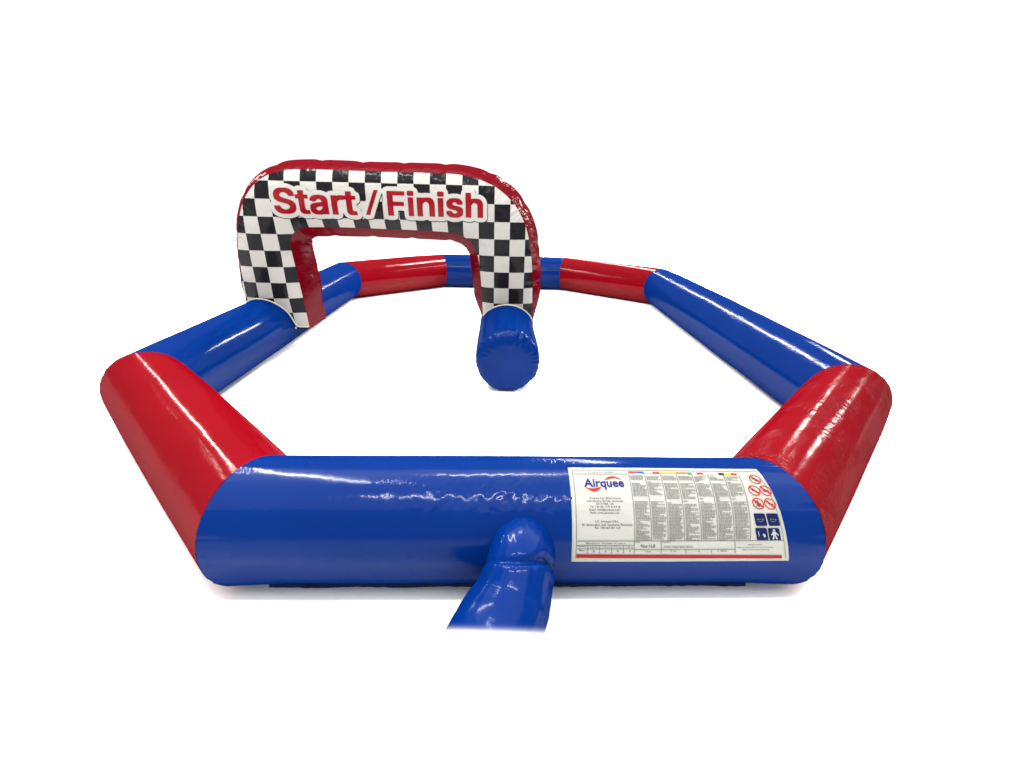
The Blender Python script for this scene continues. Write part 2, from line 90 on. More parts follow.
def gloss_over(nt, b, rough_out=None, cap=.012, ior=1.145):
    """thin plasticiser film: matt body under a weak mirror coat"""
    N, L = nt.nodes, nt.links
    b.inputs['Specular IOR Level'].default_value = 0; b.inputs['Roughness'].default_value = .6
    for l in list(b.inputs['Roughness'].links): L.remove(l)
    g = N.new('ShaderNodeBsdfGlossy'); g.inputs['Roughness'].default_value = .12
    if rough_out is not None: L.new(rough_out, g.inputs['Roughness'])
    f = N.new('ShaderNodeFresnel'); f.inputs['IOR'].default_value = ior
    if b.inputs['Normal'].links:
        s = b.inputs['Normal'].links[0].from_socket; L.new(s, g.inputs['Normal']); L.new(s, f.inputs['Normal'])
    mn = N.new('ShaderNodeMath'); mn.operation = 'MINIMUM'; mn.inputs[1].default_value = cap; L.new(f.outputs[0], mn.inputs[0])
    mx = N.new('ShaderNodeMixShader'); L.new(mn.outputs[0], mx.inputs[0]); L.new(b.outputs[0], mx.inputs[1]); L.new(g.outputs[0], mx.inputs[2])
    out = [n for n in N if n.type == 'OUTPUT_MATERIAL'][0]; L.new(mx.outputs[0], out.inputs['Surface'])

RED = (0.092, 0.0007, 0.0027)
BLUE = (0.0002, 0.0094, 0.069)
M_RED = pvc('red_pvc', RED, crease=.10, seed=1, lump=.08)
M_REDC = pvc('red_pvc_creased', RED, crease=.75, seed=4, dens=48, lump=.10)
M_BLUE = pvc('blue_pvc', BLUE, crease=.09, seed=2, lump=.08)
M_BLUEC = pvc('blue_pvc_creased', BLUE, crease=.09, seed=9, dens=30, lump=.08)
M_HOSE = pvc('blue_pvc_hose', (0.0002, 0.0102, 0.076), crease=.06, seed=3, dens=22, lump=.05)
M_ADDED_END = None
M_REDA = pvc('red_pvc_arch', (0.061, 0.0005, 0.0026), crease=.3, seed=6, lump=.2)
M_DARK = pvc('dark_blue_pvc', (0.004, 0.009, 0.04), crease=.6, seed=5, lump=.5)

def plain(name, col, rough=.3, spec=.3):
    m, nt, b = mat_new(name)
    tc = nt.nodes.new('ShaderNodeTexCoord'); n = nt.nodes.new('ShaderNodeTexNoise'); n.inputs['Scale'].default_value = 14
    nt.links.new(tc.outputs['Object'], n.inputs['Vector'])
    mx = nt.nodes.new('ShaderNodeMix'); mx.data_type = 'RGBA'
    mx.inputs['A'].default_value = (*[c * .93 for c in col], 1); mx.inputs['B'].default_value = (*[min(1, c * 1.05) for c in col], 1)
    nt.links.new(n.outputs['Fac'], mx.inputs['Factor']); nt.links.new(mx.outputs['Result'], b.inputs['Base Color'])
    b.inputs['Roughness'].default_value = rough; b.inputs['Specular IOR Level'].default_value = spec * .25
    return m
WHITE = (0.225, 0.218, 0.203)
M_WHITE = plain('white_print', WHITE, .22)
M_BLACK = plain('black_print', (.005, .005, .006), .25)
M_LETTER = plain('red_print', (.112, .0012, .004), .25)
M_TRIM = plain('white_trim', (.28, .27, .25), .3)
M_PAPER = plain('label_vinyl', (.198, .200, .183), .3, .2)
M_INK = plain('grey_ink', (.085, .085, .078), .5, .2)
M_INKD = plain('dark_ink', (.03, .025, .03), .5, .2)
M_LINE = plain('line_ink', (.07, .07, .065), .5, .2)
M_NAVY = plain('navy_ink', (.003, .006, .032), .4, .2)
M_LOGOB = plain('logo_blue_ink', (.007, .007, .075), .4, .2)
M_SIGNR = plain('sign_red_ink', (.21, .007, .006), .4, .2)
M_STRIPE = plain('stripe_red_ink', (.15, .006, .006), .4, .2)
M_FLAG = {k: plain('flag_' + k, c, .4, .2) for k, c in dict(red=(.36, .02, .02), orange=(.5, .16, .03), green=(.02, .13, .05), blue=(.02, .03, .2), yellow=(.5, .36, .03), black=(.01, .01, .01), brown=(.3, .07, .03), pink=(.5, .26, .24)).items()}

M_ADDED_END = plain('added_white_end', (.90, .90, .90), .7, 0)
def checker_mat():
    m, nt, b = mat_new('checkered_print'); N = nt.nodes; L = nt.links
    uv = N.new('ShaderNodeUVMap'); uv.uv_map = 'UVMap'
    sp = N.new('ShaderNodeSeparateXYZ'); L.new(uv.outputs['UV'], sp.inputs[0])
    def fl(out):
        f = N.new('ShaderNodeMath'); f.operation = 'FLOOR'; L.new(out, f.inputs[0]); return f.outputs[0]
    ad = N.new('ShaderNodeMath'); ad.operation = 'ADD'; L.new(fl(sp.outputs['X']), ad.inputs[0]); L.new(fl(sp.outputs['Y']), ad.inputs[1])
    md = N.new('ShaderNodeMath'); md.operation = 'FLOORED_MODULO'; md.inputs[1].default_value = 2; L.new(ad.outputs[0], md.inputs[0])
    gt = N.new('ShaderNodeMath'); gt.operation = 'GREATER_THAN'; gt.inputs[1].default_value = .5; L.new(md.outputs[0], gt.inputs[0])
    mx = N.new('ShaderNodeMix'); mx.data_type = 'RGBA'
    mx.inputs['A'].default_value = (*WHITE, 1); mx.inputs['B'].default_value = (.005, .005, .006, 1)
    L.new(gt.outputs[0], mx.inputs['Factor'])
    tc = N.new('ShaderNodeTexCoord'); n = N.new('ShaderNodeTexNoise'); n.inputs['Scale'].default_value = 5; n.inputs['Detail'].default_value = 4
    L.new(tc.outputs['Object'], n.inputs['Vector'])
    mr = N.new('ShaderNodeMapRange'); mr.inputs['To Min'].default_value = .9; mr.inputs['To Max'].default_value = 1.06; L.new(n.outputs['Fac'], mr.inputs['Value'])
    mu = N.new('ShaderNodeMix'); mu.data_type = 'RGBA'; mu.blend_type = 'MULTIPLY'; mu.inputs['Factor'].default_value = 1
    L.new(mx.outputs['Result'], mu.inputs['A']); L.new(mr.outputs['Result'], mu.inputs['B'])
    L.new(mu.outputs['Result'], b.inputs['Base Color'])
    n4 = N.new('ShaderNodeTexNoise'); n4.inputs['Scale'].default_value = 9; n4.inputs['Detail'].default_value = 4; n4.inputs['Distortion'].default_value = 1.2
    L.new(tc.outputs['Object'], n4.inputs['Vector'])
    bp = N.new('ShaderNodeBump'); bp.inputs['Strength'].default_value = .25; bp.inputs['Distance'].default_value = .02
    L.new(n4.outputs['Fac'], bp.inputs['Height']); L.new(bp.outputs['Normal'], b.inputs['Normal'])
    gloss_over(nt, b)
    return m
M_CHECK = checker_mat()

# ------------------------------------------------------------------ setting
def ground():
    me = bpy.data.meshes.new('ground')
    me.from_pydata([(-26, -10, 0), (26, -10, 0), (26, 19, 0), (-26, 19, 0)], [], [(0, 1, 2, 3)])
    m, nt, b = mat_new('white_floor')
    tc = nt.nodes.new('ShaderNodeTexCoord'); n = nt.nodes.new('ShaderNodeTexNoise'); n.inputs['Scale'].default_value = .6
    nt.links.new(tc.outputs['Object'], n.inputs['Vector'])
    mx = nt.nodes.new('ShaderNodeMix'); mx.data_type = 'RGBA'; mx.inputs['A'].default_value = (.94, .94, .94, 1); mx.inputs['B'].default_value = (.96, .96, .96, 1)
    nt.links.new(n.outputs['Fac'], mx.inputs['Factor']); nt.links.new(mx.outputs['Result'], b.inputs['Base Color'])
    b.inputs['Roughness'].default_value = .9; b.inputs['Specular IOR Level'].default_value = 0
    me.materials.append(m)
    o = bpy.data.objects.new('ground', me); COL.objects.link(o); o['kind'] = 'structure'; o['label'] = 'plain white studio floor under the inflatable track'
ground()

# ------------------------------------------------------------------ the thing
root = bpy.data.objects.new('inflatable_race_track', None); COL.objects.link(root); root.location = ROOT
root['label'] = 'red and blue inflatable race track ring with checkered Start / Finish arch over its middle tube'
root['category'] = 'inflatable track'

C2 = [(1.25, 2.523), (-1.189, 2.415), (-2.733, 4.160), (-2.804, 9.714), (-1.384, 11.226), (0.947, 11.213), (2.436, 9.851), (2.592, 4.293)]
C = [V(x, y, R) for x, y in C2]

def seam_r(k, th):
    """tiny pucker of the weld between two tubes"""
    return .0035 * nz(math.cos(th) * 9 + k * 5, math.sin(th) * 9, k) + .002 * nz(math.cos(th) * 24 + k * 5, math.sin(th) * 24, k)

def front_shape(u, th, sy):
    """the front tube sags flat underneath and crinkles above the hose"""
    fr = math.cos(th) * (-1 if sy > 0 else 1)             # 1 towards the camera
    d = -.013 * sm(-.35, -.8, math.sin(th)) * sm(-.4, .2, fr) * sm(0, .12, u) * sm(1, .88, u)
    s = u * FLEN
    el = math.atan2(math.sin(th), fr)                      # 0 = front, pi/2 = top
    m = math.exp(-((s - 1.30) / .34) ** 2) * math.exp(-((el - .86) / .26) ** 2)
    if m > .01:
        a = nz(s * 24 + 3.5 * el, el * 2.0, 21); b_ = nz(s * 39 - 6 * el, el * 3.0, 33)
        d += m * (.0055 * max(0, 1 - abs(a) * 4.5) - .0045 * max(0, 1 - abs(b_) * 4)) * (.6 + .8 * abs(nz(s * 9, el * 4, 11)))
    return d
FLEN = (C[1] - C[0]).length

def tube(k, mat, bulge=.018, nu=150, nv=112):
    if k == 0: nu, nv = 320, 200
    P, Q = C[k], C[(k + 1) % 8]; Pp = C[(k - 1) % 8]; Qn = C[(k + 2) % 8]
    ax = (Q - P).normalized(); L = (Q - P).length
    up = V(0, 0, 1); side = ax.cross(up).normalized()
    nP = ((P - Pp).normalized() + ax).normalized(); nQ = (ax + (Qn - Q).normalized()).normalized()
    vs, uvs, fs = [], [], []
    for i in range(nu + 1):
        u = i / nu; u = u + .12 * math.sin(2 * math.pi * u) * -.5      # denser at both ends
        for j in range(nv + 1):
            th = 2 * math.pi * j / nv
            d0, d1 = u * L, (1 - u) * L
            r = R * (1 + bulge * (1 - abs(2 * u - 1) ** 2.6))
            r += seam_r(k, th) * math.exp(-d0 / .10) + seam_r((k + 1) % 8, th) * math.exp(-d1 / .10)
            r += .004 * nz(u * L * 1.3, math.cos(th) * 1.2 + k * 7, math.sin(th) * 1.2)
            if k == 0: r += front_shape(u, th, side.y)
            e = side * (r * math.cos(th)) + up * (r * math.sin(th))
            t0 = -e.dot(nP) / ax.dot(nP); t1 = L - e.dot(nQ) / ax.dot(nQ)
            t = t0 + (t1 - t0) * u
            p = P + e + ax * t
            if p.z < .02: p.z = .004 + .016 * math.exp((p.z - .02) / .03)
            vs.append(p); uvs.append((t, th * R))
    w = nv + 1
    for i in range(nu):
        for j in range(nv):
            a = i * w + j; fs.append((a, a + 1, a + w + 1, a + w))
    o = link('track_tube', vs, fs, mat, root, uvs)
    return o

TUBES = []
for k, (m, bl, lab) in enumerate([(M_BLUEC, .012, None), (M_RED, .02, None), (M_BLUE, .012, None), (M_RED, .02, None), (M_BLUE, .01, None), (M_RED, .02, None), (M_BLUE, .05, None), (M_REDC, .025, None)]):
    t = tube(k, m, bl); TUBES.append(t)
    t['label'] = ['blue front tube with the label and air hose', 'red slanted tube at the near left corner', 'blue side tube under the left leg of the arch', 'red slanted tube at the far left corner',
                  'short blue tube across the far end', 'red slanted tube at the far right corner', 'long blue tube along the right side', 'red creased tube at the near right corner'][k]
front = TUBES[0]

# dark under-sheet showing as a crinkled edge below the front tube
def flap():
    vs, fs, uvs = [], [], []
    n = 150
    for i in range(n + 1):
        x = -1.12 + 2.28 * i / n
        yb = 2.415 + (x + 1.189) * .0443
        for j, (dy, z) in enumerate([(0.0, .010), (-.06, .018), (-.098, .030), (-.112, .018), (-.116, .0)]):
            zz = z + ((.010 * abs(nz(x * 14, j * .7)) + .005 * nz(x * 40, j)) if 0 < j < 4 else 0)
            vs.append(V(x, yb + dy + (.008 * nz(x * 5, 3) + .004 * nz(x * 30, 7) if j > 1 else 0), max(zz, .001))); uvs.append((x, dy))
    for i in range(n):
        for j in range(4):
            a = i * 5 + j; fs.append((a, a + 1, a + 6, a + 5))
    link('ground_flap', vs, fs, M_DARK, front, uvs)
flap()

# ------------------------------------------------------------------ middle tube with puckered end
def divider():
    p0 = V(-.045, 5.215, R); p1 = V(-.20, 11.18, R)
    ax = (p1 - p0).normalized(); L = (p1 - p0).length; up = V(0, 0, 1); side = ax.cross(up).normalized()
    vs, fs, uvs = [], [], []; nv = 120; rows = []
    def pk(th, k=0): return nz(math.cos(th) * 5 + 3, math.sin(th) * 5, k) + .8 * nz(math.cos(th) * 12, math.sin(th) * 12, k + 2)
    # body from the rim backwards
    nu = 120
    for i in range(nu + 1):
        u = (i / nu) ** 1.6; d = u * L
        for j in range(nv + 1):
            th = 2 * math.pi * j / nv
            r = R * (.985 + .02 * (1 - math.exp(-d / .12))) + .010 * pk(th) * math.exp(-d / .045) + .003 * nz(d * 1.5, th)
            p = p0 + ax * d + side * (r * math.cos(th)) + up * (r * math.sin(th))
            if p.z < .02: p.z = .004 + .016 * math.exp((p.z - .02) / .03)
            vs.append(p); uvs.append((d, th * R))
    w = nv + 1
    for i in range(nu):
        for j in range(nv):
            a = i * w + j; fs.append((a, a + w, a + w + 1, a + 1))
    body = link('middle_tube', vs, fs, M_BLUE, root, uvs)
    body['label'] = 'blue tube with rounded free end running down the middle of the track'
    vs, fs, uvs = [], [], []; nr = 44
    for i in range(nr + 1):
        q = 1 - (i / nr) ** 2.2
        for j in range(nv + 1):
            th = 2 * math.pi * j / nv
            r = R * .985 * q + .010 * pk(th) * q ** 8
            fwd = .080 * (1 - q ** 7) ** .55 + .030 * pk(th) * (q ** 6) * (1 - q ** 14) + .016 * nz(math.cos(th) * 20, math.sin(th) * 20) * q ** 8 * (1 - q ** 12)
            p = p0 - ax * fwd + side * (r * math.cos(th)) + up * (r * math.sin(th))
            if p.z < .02: p.z = .004 + .016 * math.exp((p.z - .02) / .03)
            vs.append(p); uvs.append((q, th * R))
    for i in range(nr):
        for j in range(nv):
            a = i * w + j; fs.append((a, a + 1, a + w + 1, a + w))
    link('end_cap', vs, fs, M_BLUE, body, uvs)
    return p0, ax
DV0, DVAX = divider()

# ------------------------------------------------------------------ arch
LEAN = -.2156; YAW = .0063
AO = V(-1.4, 6.38, .6)
AS = V(math.cos(YAW), math.sin(YAW), 0); AN0 = V(-math.sin(YAW), math.cos(YAW), 0)
AZ = V(0, 0, math.cos(LEAN)) + AN0 * math.sin(LEAN)
AN = AS.cross(AZ) * -1
if AN.y < 0: AN = -AN
AH = V(-math.sin(YAW), math.cos(YAW), 0)          # the arch is as deep as it is, measured level
def aw(s, n, z): return AO + AS * s + AH * n + AZ * z
TH = .60
OUT = [(-1.555, -.36), (-1.55, -.05), (-1.545, .2), (-1.51, .52), (-1.475, .72), (-1.42, .9), (-1.32, 1.09), (-1.16, 1.25), (-.95, 1.345), (-.7, 1.372), (-.3, 1.37), (0.1, 1.365), (.5, 1.368), (.8, 1.358), (1.0, 1.322), (1.19, 1.245), (1.34, 1.125), (1.445, .98), (1.525, .78), (1.575, .5), (1.593, .25), (1.60, .05), (1.625, -.36)]
INN = [(-.895, -.36), (-.91, -.05), (-.925, .2), (-.945, .5), (-.95, .60), (-.942, .665), (-.915, .715), (-.87, .757), (-.81, .785), (-.70, .802), (-.35, .808), (0, .803), (.35, .797), (.68, .785), (.80, .765), (.88, .73), (.94, .68), (.985, .61), (1.01, .52), (1.028, .38), (1.042, .22), (1.052, .02), (1.068, -.36)]
def cr(pts, n):
    P = [Vector(p) for p in pts]; P = [P[0] * 2 - P[1]] + P + [P[-1] * 2 - P[-2]]; out = []
    m = len(P) - 3
    for i in range(n + 1):
        t = m * i / n; k = min(int(t), m - 1); f = t - k
        a, b, c, d = P[k:k + 4]
        out.append(.5 * ((2 * b) + (c - a) * f + (2 * a - 5 * b + 4 * c - d) * f * f + (3 * b - a - 3 * c + d) * f ** 3))
    return out
NT = 420
OC = cr(OUT, NT); IC = cr(INN, NT)
def nrm(c, sgn):
    o = []
    for i in range(len(c)):
        d = c[min(i + 1, len(c) - 1)] - c[max(i - 1, 0)]; o.append(Vector((-d.y, d.x)).normalized() * sgn)
    return o
ONm = nrm(OC, 1); INm = nrm(IC, -1)
def alen(c):
    l = [0]
    for i in range(1, len(c)): l.append(l[-1] + (c[i] - c[i - 1]).length)
    return l
OL = alen(OC); IL = alen(IC)
def shear(z, n):                      # legs stand level although the arch leans
    return z
def edge_w(l, k):                     # pucker profile along a sewn edge
    return nz(l * 13, k, 0) + .7 * nz(l * 31, k, 4) + .35 * nz(l * 60, k, 8)
def baffle(l):                        # inner tie every so often pinches the band
    f = (l / .42) % 1.0; return math.exp(-((f - .5) / .10) ** 2)

def panel(back):
    vs, fs, uvs = [], [], []; M = 40
    for i in range(NT + 1):
        for j in range(M + 1):
            w = j / M; w = w - .10 * math.sin(2 * math.pi * w) * .9
            p = OC[i].lerp(IC[i], w); wid = (OC[i] - IC[i]).length
            do, di = w * wid, (1 - w) * wid
            d = .085 * (1 - abs(2 * w - 1) ** 3.0) * sm(-.36, .05, p.y) + .006 * nz(p.x * 3, p.y * 3)
            d += .034 * edge_w(OL[i], 1 + back * 9) * (do / .03) * math.exp(1 - do / .03) * .45
            d += .013 * edge_w(IL[i], 5 + back * 9) * (di / .03) * math.exp(1 - di / .03) * .45
            n = (TH + d) if back else -d
            vs.append(aw(p.x, n, shear(p.y, n if back else 0)))
            uvs.append(((p.x + 1.2012) / .1588, (p.y - .9038) / .1766))
    w_ = M + 1
    for i in range(NT):
        for j in range(M):
            a = i * w_ + j
            fs.append((a, a + 1, a + w_ + 1, a + w_) if back else (a, a + w_, a + w_ + 1, a + 1))
    return vs, fs, uvs

def bands():
    vs, fs, uvs = [], [], []; M = 26
    def add(c, nm, ln, bulge, key, inner):
        base = len(vs)
        for i in range(NT + 1):
            for j in range(M + 1):
                w = j / M; w = w - .10 * math.sin(2 * math.pi * w) * .9
                p = c[i]
                prof = 1 - abs(2 * w - 1) ** 2.0
                d = bulge * prof * sm(-.36, .15, p.y) * (1 - .10 * baffle(ln[i]))
                for e, kk in ((w * TH, 1), ((1 - w) * TH, 10)):
                    d += (.022 if not inner else .009) * edge_w(ln[i], kk if not inner else kk + 4) * (e / .03) * math.exp(1 - e / .03) * .45
                d += .006 * nz(ln[i] * 4, w * 3, key)
                q = p + nm[i] * d
                vs.append(aw(q.x, w * TH, shear(q.y, w * TH))); uvs.append((ln[i], w * TH))
        w_ = M + 1
        for i in range(NT):
            for j in range(M):
                a = base + i * w_ + j
                fs.append((a, a + w_, a + w_ + 1, a + 1) if inner else (a, a + 1, a + w_ + 1, a + w_))
        return base
    b0 = add(OC, ONm, OL, .105, 0, False)
    b1 = add(IC, INm, IL, .115, 5, True)
    for i in (0, NT):                                   # closed feet
        lo = [b0 + i * (M + 1) + j for j in range(M + 1)]; li = [b1 + i * (M + 1) + j for j in range(M + 1)]
        for j in range(M): fs.append((lo[j], lo[j + 1], li[j + 1], li[j]))
    return link('arch', vs, fs, M_REDA, root, uvs)
arch = bands()
arch['label'] = 'red arch with black and white checkered faces reading Start / Finish'
pv, pf, pu = panel(0)
link('checkered_panel', pv, pf, M_CHECK, arch, pu)
bvh = BVHTree.FromPolygons([tuple(v) for v in pv], pf)
bv, bf, bu = panel(1)
link('checkered_panel', bv, bf, M_CHECK, arch, bu)

def fill(contours, cut_y=None, cut_x=None):
    """filled flat bmesh from closed outlines, sliced so that it can be bent"""
    cu = bpy.data.curves.new('tmp', 'CURVE'); cu.dimensions = '2D'; cu.fill_mode = 'BOTH'
    for c in contours:
        s = cu.splines.new('POLY'); s.points.add(len(c) - 1)
        for p, q in zip(s.points, c): p.co = (q[0], q[1], 0, 1)
        s.use_cyclic_u = True
    o = bpy.data.objects.new('tmp', cu); COL.objects.link(o)
    bpy.context.view_layer.update()
    me = bpy.data.meshes.new_from_object(o.evaluated_get(bpy.context.evaluated_depsgraph_get()))
    bpy.data.objects.remove(o)
    bm = bmesh.new(); bm.from_mesh(me); bpy.data.meshes.remove(me)
    slice_bm(bm, cut_x, cut_y); return bm
def slice_bm(bm, sx, sy):
    if not bm.verts: return
    for ax, st in ((0, sx), (1, sy)):
        if not st: continue
        lo = min(v.co[ax] for v in bm.verts); hi = max(v.co[ax] for v in bm.verts)
        x = (math.floor(lo / st) + 1) * st
        while x < hi:
            co = [0, 0, 0]; no = [0, 0, 0]; co[ax] = x; no[ax] = 1
            bmesh.ops.bisect_plane(bm, geom=bm.verts[:] + bm.edges[:] + bm.faces[:], plane_co=co, plane_no=no, dist=1e-6)
            x += st

def on_panel(name, contours, mat, lift):
    bm = fill(contours, .022, .022)
    vs = []
    for v in bm.verts:
        o = aw(v.co.x, -.5, v.co.y)
        hit = bvh.ray_cast(o, AH)
        n = hit[3] - .5 if hit[0] is not None else -.05
        vs.append(aw(v.co.x, n - lift, v.co.y))
    bm.verts.index_update()
    fs = [[v.index for v in f.verts] for f in bm.faces]; bm.free()
    # face the viewer
    a, b, c = (vs[k] for k in fs[0][:3])
    if (b - a).cross(c - a).dot(AN) > 0: fs = [f[::-1] for f in fs]
    return link(name, vs, fs, mat, arch)
on_panel('lettering_outline', LABEL_GLYPHS['black'], M_BLACK, .0015)
on_panel('lettering_backing', LABEL_GLYPHS['white'], M_WHITE, .003)
on_panel('lettering', LABEL_GLYPHS['red'], M_LETTER, .0045)

def sweep(pts, r, nv=8):
    vs, fs = [], []
    for i, p in enumerate(pts):
        d = (pts[min(i + 1, len(pts) - 1)] - pts[max(i - 1, 0)]).normalized()
        a = d.cross(V(0, 1, .2)).normalized(); b = d.cross(a)
        for j in range(nv):
            t = 2 * math.pi * j / nv; vs.append(p + a * (r * math.cos(t)) + b * (r * math.sin(t)))
    for i in range(len(pts) - 1):
        for j in range(nv):
            a = i * nv + j; c = i * nv + (j + 1) % nv
            fs.append((a, c, c + nv, a + nv))
    fs.append(tuple(range(nv))[::-1]); fs.append(tuple(len(vs) - nv + j for j in range(nv)))
    return vs, fs
def trim(P, ax, s0, s1, rr):
    pts = []
    for i in range(81):
        s = s0 + (s1 - s0) * i / 80
        z = .25; last = None
        while z > -.33:                                   # walk down the panel until it meets the tube
            h = bvh.ray_cast(aw(s, -.5, z), AH)
            n = (h[3] - .5 if h[0] is not None else -.02) - .002
            X = aw(s, n, z); d = X - P; d -= ax * d.dot(ax)
            last = X
            if d.length < rr: break
            z -= .003
        pts.append(last)
    # smooth a little
    for _ in range(6): pts = [pts[0]] + [(pts[i - 1] + pts[i] * 2 + pts[i + 1]) / 4 for i in range(1, len(pts) - 1)] + [pts[-1]]
    vs, fs = sweep(pts, .008)
    link('white_trim', vs, fs, M_TRIM, arch)
trim(C[2], (C[3] - C[2]).normalized(), -1.55, -.905, R + .012)
trim(DV0, DVAX, 1.06, 1.612, R + .010)

# ------------------------------------------------------------------ inflation hose
def fade_hose(c0, cn):
    nt = M_HOSE.node_tree; b = nt.nodes['Principled BSDF']; src = b.inputs['Base Color'].links[0].from_socket
    tc = nt.nodes.new('ShaderNodeTexCoord'); dp = nt.nodes.new('ShaderNodeVectorMath'); dp.operation = 'DOT_PRODUCT'
    dp.inputs[1].default_value = cn; nt.links.new(tc.outputs['Object'], dp.inputs[0])
    e = (c0 - ROOT).dot(cn)
    mr = nt.nodes.new('ShaderNodeMapRange'); mr.interpolation_type = 'SMOOTHSTEP'; mr.inputs['From Min'].default_value = e - .075; mr.inputs['From Max'].default_value = e
    nt.links.new(dp.outputs['Value'], mr.inputs['Value'])
    pw = nt.nodes.new('ShaderNodeMath'); pw.operation = 'POWER'; pw.inputs[1].default_value = 3.2; nt.links.new(mr.outputs['Result'], pw.inputs[0])
    mx = nt.nodes.new('ShaderNodeMix'); mx.data_type = 'RGBA'; nt.links.new(pw.outputs[0], mx.inputs['Factor'])
    nt.links.new(src, mx.inputs['A']); mx.inputs['B'].default_value = (.90, .90, .90, 1); nt.links.new(mx.outputs['Result'], b.inputs['Base Color'])

def hose():
    ang = .3224 + math.atan((642 - 384) / 585.79)          # where the hose is cut off
    cn = V(0, -math.sin(ang - .03), -math.cos(ang - .03))  # normal of the slanted cut
    c0 = V(0, 1.66, CAM_H - 1.66 * math.tan(ang))
    fade_hose(c0, cn)
    path = [V(.062, 2.33, .320), V(.060, 2.22, .318), V(.056, 2.14, .305), V(.044, 2.075, .262), V(.014, 2.0, .190), V(-.030, 1.91, .155), V(-.070, 1.80, .138), V(-.098, 1.68, .130), V(-.115, 1.56, .128)]
    P = cr([p for p in path], 90)
    def ring(P, i):
        d = (P[min(i + 1, len(P) - 1)] - P[max(i - 1, 0)]).normalized()
        a = d.cross(V(0, 0, 1)).normalized(); return d, a, a.cross(d)
    def build(i0, i1, rf, name, parent, cut, mat=None):
        vs, fs, uvs = [], [], []; nv = 96
        l = 0
        for i in range(i0, i1 + 1):
            d, a, b = ring(P, i)
            if i > i0: l += (P[i] - P[i - 1]).length
            for j in range(nv + 1):
                th = 2 * math.pi * j / nv; r = rf(i, th, l)
                fl = 1 - .22 * sm(.42, .80, i / 90)          # the hose goes limp towards its end
                p = P[i] + a * (r * math.cos(th) * (1 + .10 * (1 - fl))) + b * (r * math.sin(th) * fl)
                p.z = max(p.z, .004)
                vs.append(p); uvs.append((l, th * .17))
        w = nv + 1
        for i in range(i1 - i0):
            for j in range(nv):
                q = i * w + j; fs.append((q, q + 1, q + w + 1, q + w))
        if cut:
            bm = bmesh.new(); uvl = bm.loops.layers.uv.new('UVMap')
            bvs = [bm.verts.new(v) for v in vs]
            for f in fs:
                fc = bm.faces.new([bvs[k] for k in f])
                for lp, k in zip(fc.loops, f): lp[uvl].uv = uvs[k]
            bmesh.ops.remove_doubles(bm, verts=bm.verts[:], dist=1e-5)
            bmesh.ops.bisect_plane(bm, geom=bm.verts[:] + bm.edges[:] + bm.faces[:], plane_co=c0, plane_no=cn if cut > 0 else -cn, clear_outer=True, dist=1e-6)
            ed = [e for e in bm.edges if e.is_boundary and all(abs((v.co - c0).dot(cn)) < 1e-4 for v in e.verts)]
            if cut < 0:                                     # round the far end off
                ed = [e for e in bm.edges if e.is_boundary and all(abs((v.co - c0).dot(cn)) > 1e-3 for v in e.verts)]
            if ed: bmesh.ops.holes_fill(bm, edges=ed)
            bmesh.ops.recalc_face_normals(bm, faces=bm.faces[:])
            for v in bm.verts: v.co -= ROOT
            me = bpy.data.meshes.new(name); bm.to_mesh(me); bm.free(); me.materials.append(mat or M_HOSE)
            for p_ in me.polygons: p_.use_smooth = len(p_.vertices) < 12
            o = bpy.data.objects.new(name, me); COL.objects.link(o); o.parent = parent; return o
        return link(name, vs, fs, M_HOSE, parent, uvs)
    FOLD = .335
    def rh(i, th, l):
        f = i / 90; rt_ = (.5 - .5 * math.cos(th)) ** 1.6      # 1 on the right-hand side
        r = .146 + .032 * sm(.30, .62, f)
        fo = FOLD + .03 * math.cos(th) - .012 * math.sin(3 * th)
        r -= (.003 + .036 * rt_) * math.exp(-((f - fo) / .016) ** 2)
        r += (.001 + .005 * rt_) * math.exp(-((f - fo - .04) / .028) ** 2)
        r += .0022 * nz(math.cos(th) * 2.2, math.sin(th) * 2.2, f * 5)
        k = nz(math.cos(th) * 5 + f * 9, math.sin(th) * 5, f * 4)
        r -= .005 * max(0, 1 - abs(k) * 6) * math.exp(-((f - .36) / .09) ** 2)
        return r
    h = build(26, 90, rh, 'inflation_hose', root, 1)
    h['label'] = 'blue air hose sagging from the front tube'
    sl = build(50, 90, lambda i, th, l: rh(i, th, l) * (1 - .55 * sm(78, 90, i) ** 2), 'added_white_end', h, -1, M_ADDED_END)  # added white hose end, keeps a shadow from showing under the cut
    sl['label'] = 'added white end of the air hose, hiding its shadow'
    def rc(i, th, l):
        f = i / 90; rt_ = (.5 - .5 * math.cos(th)) ** 1.6
        fo = FOLD + .03 * math.cos(th) - .012 * math.sin(3 * th)
        r = .146 - (.012 + .045 * rt_) * sm(fo - .035, fo + .004, f) + .003 * nz(math.cos(th) * 2.5, math.sin(th) * 2.5, f * 6)
        k = nz(math.cos(th) * 4 + f * 6, math.sin(th) * 4, f * 3 + 5)
        r -= .003 * max(0, 1 - abs(k) * 3)
        return r
    build(8, 34, rc, 'collar', h, 0)
hose()

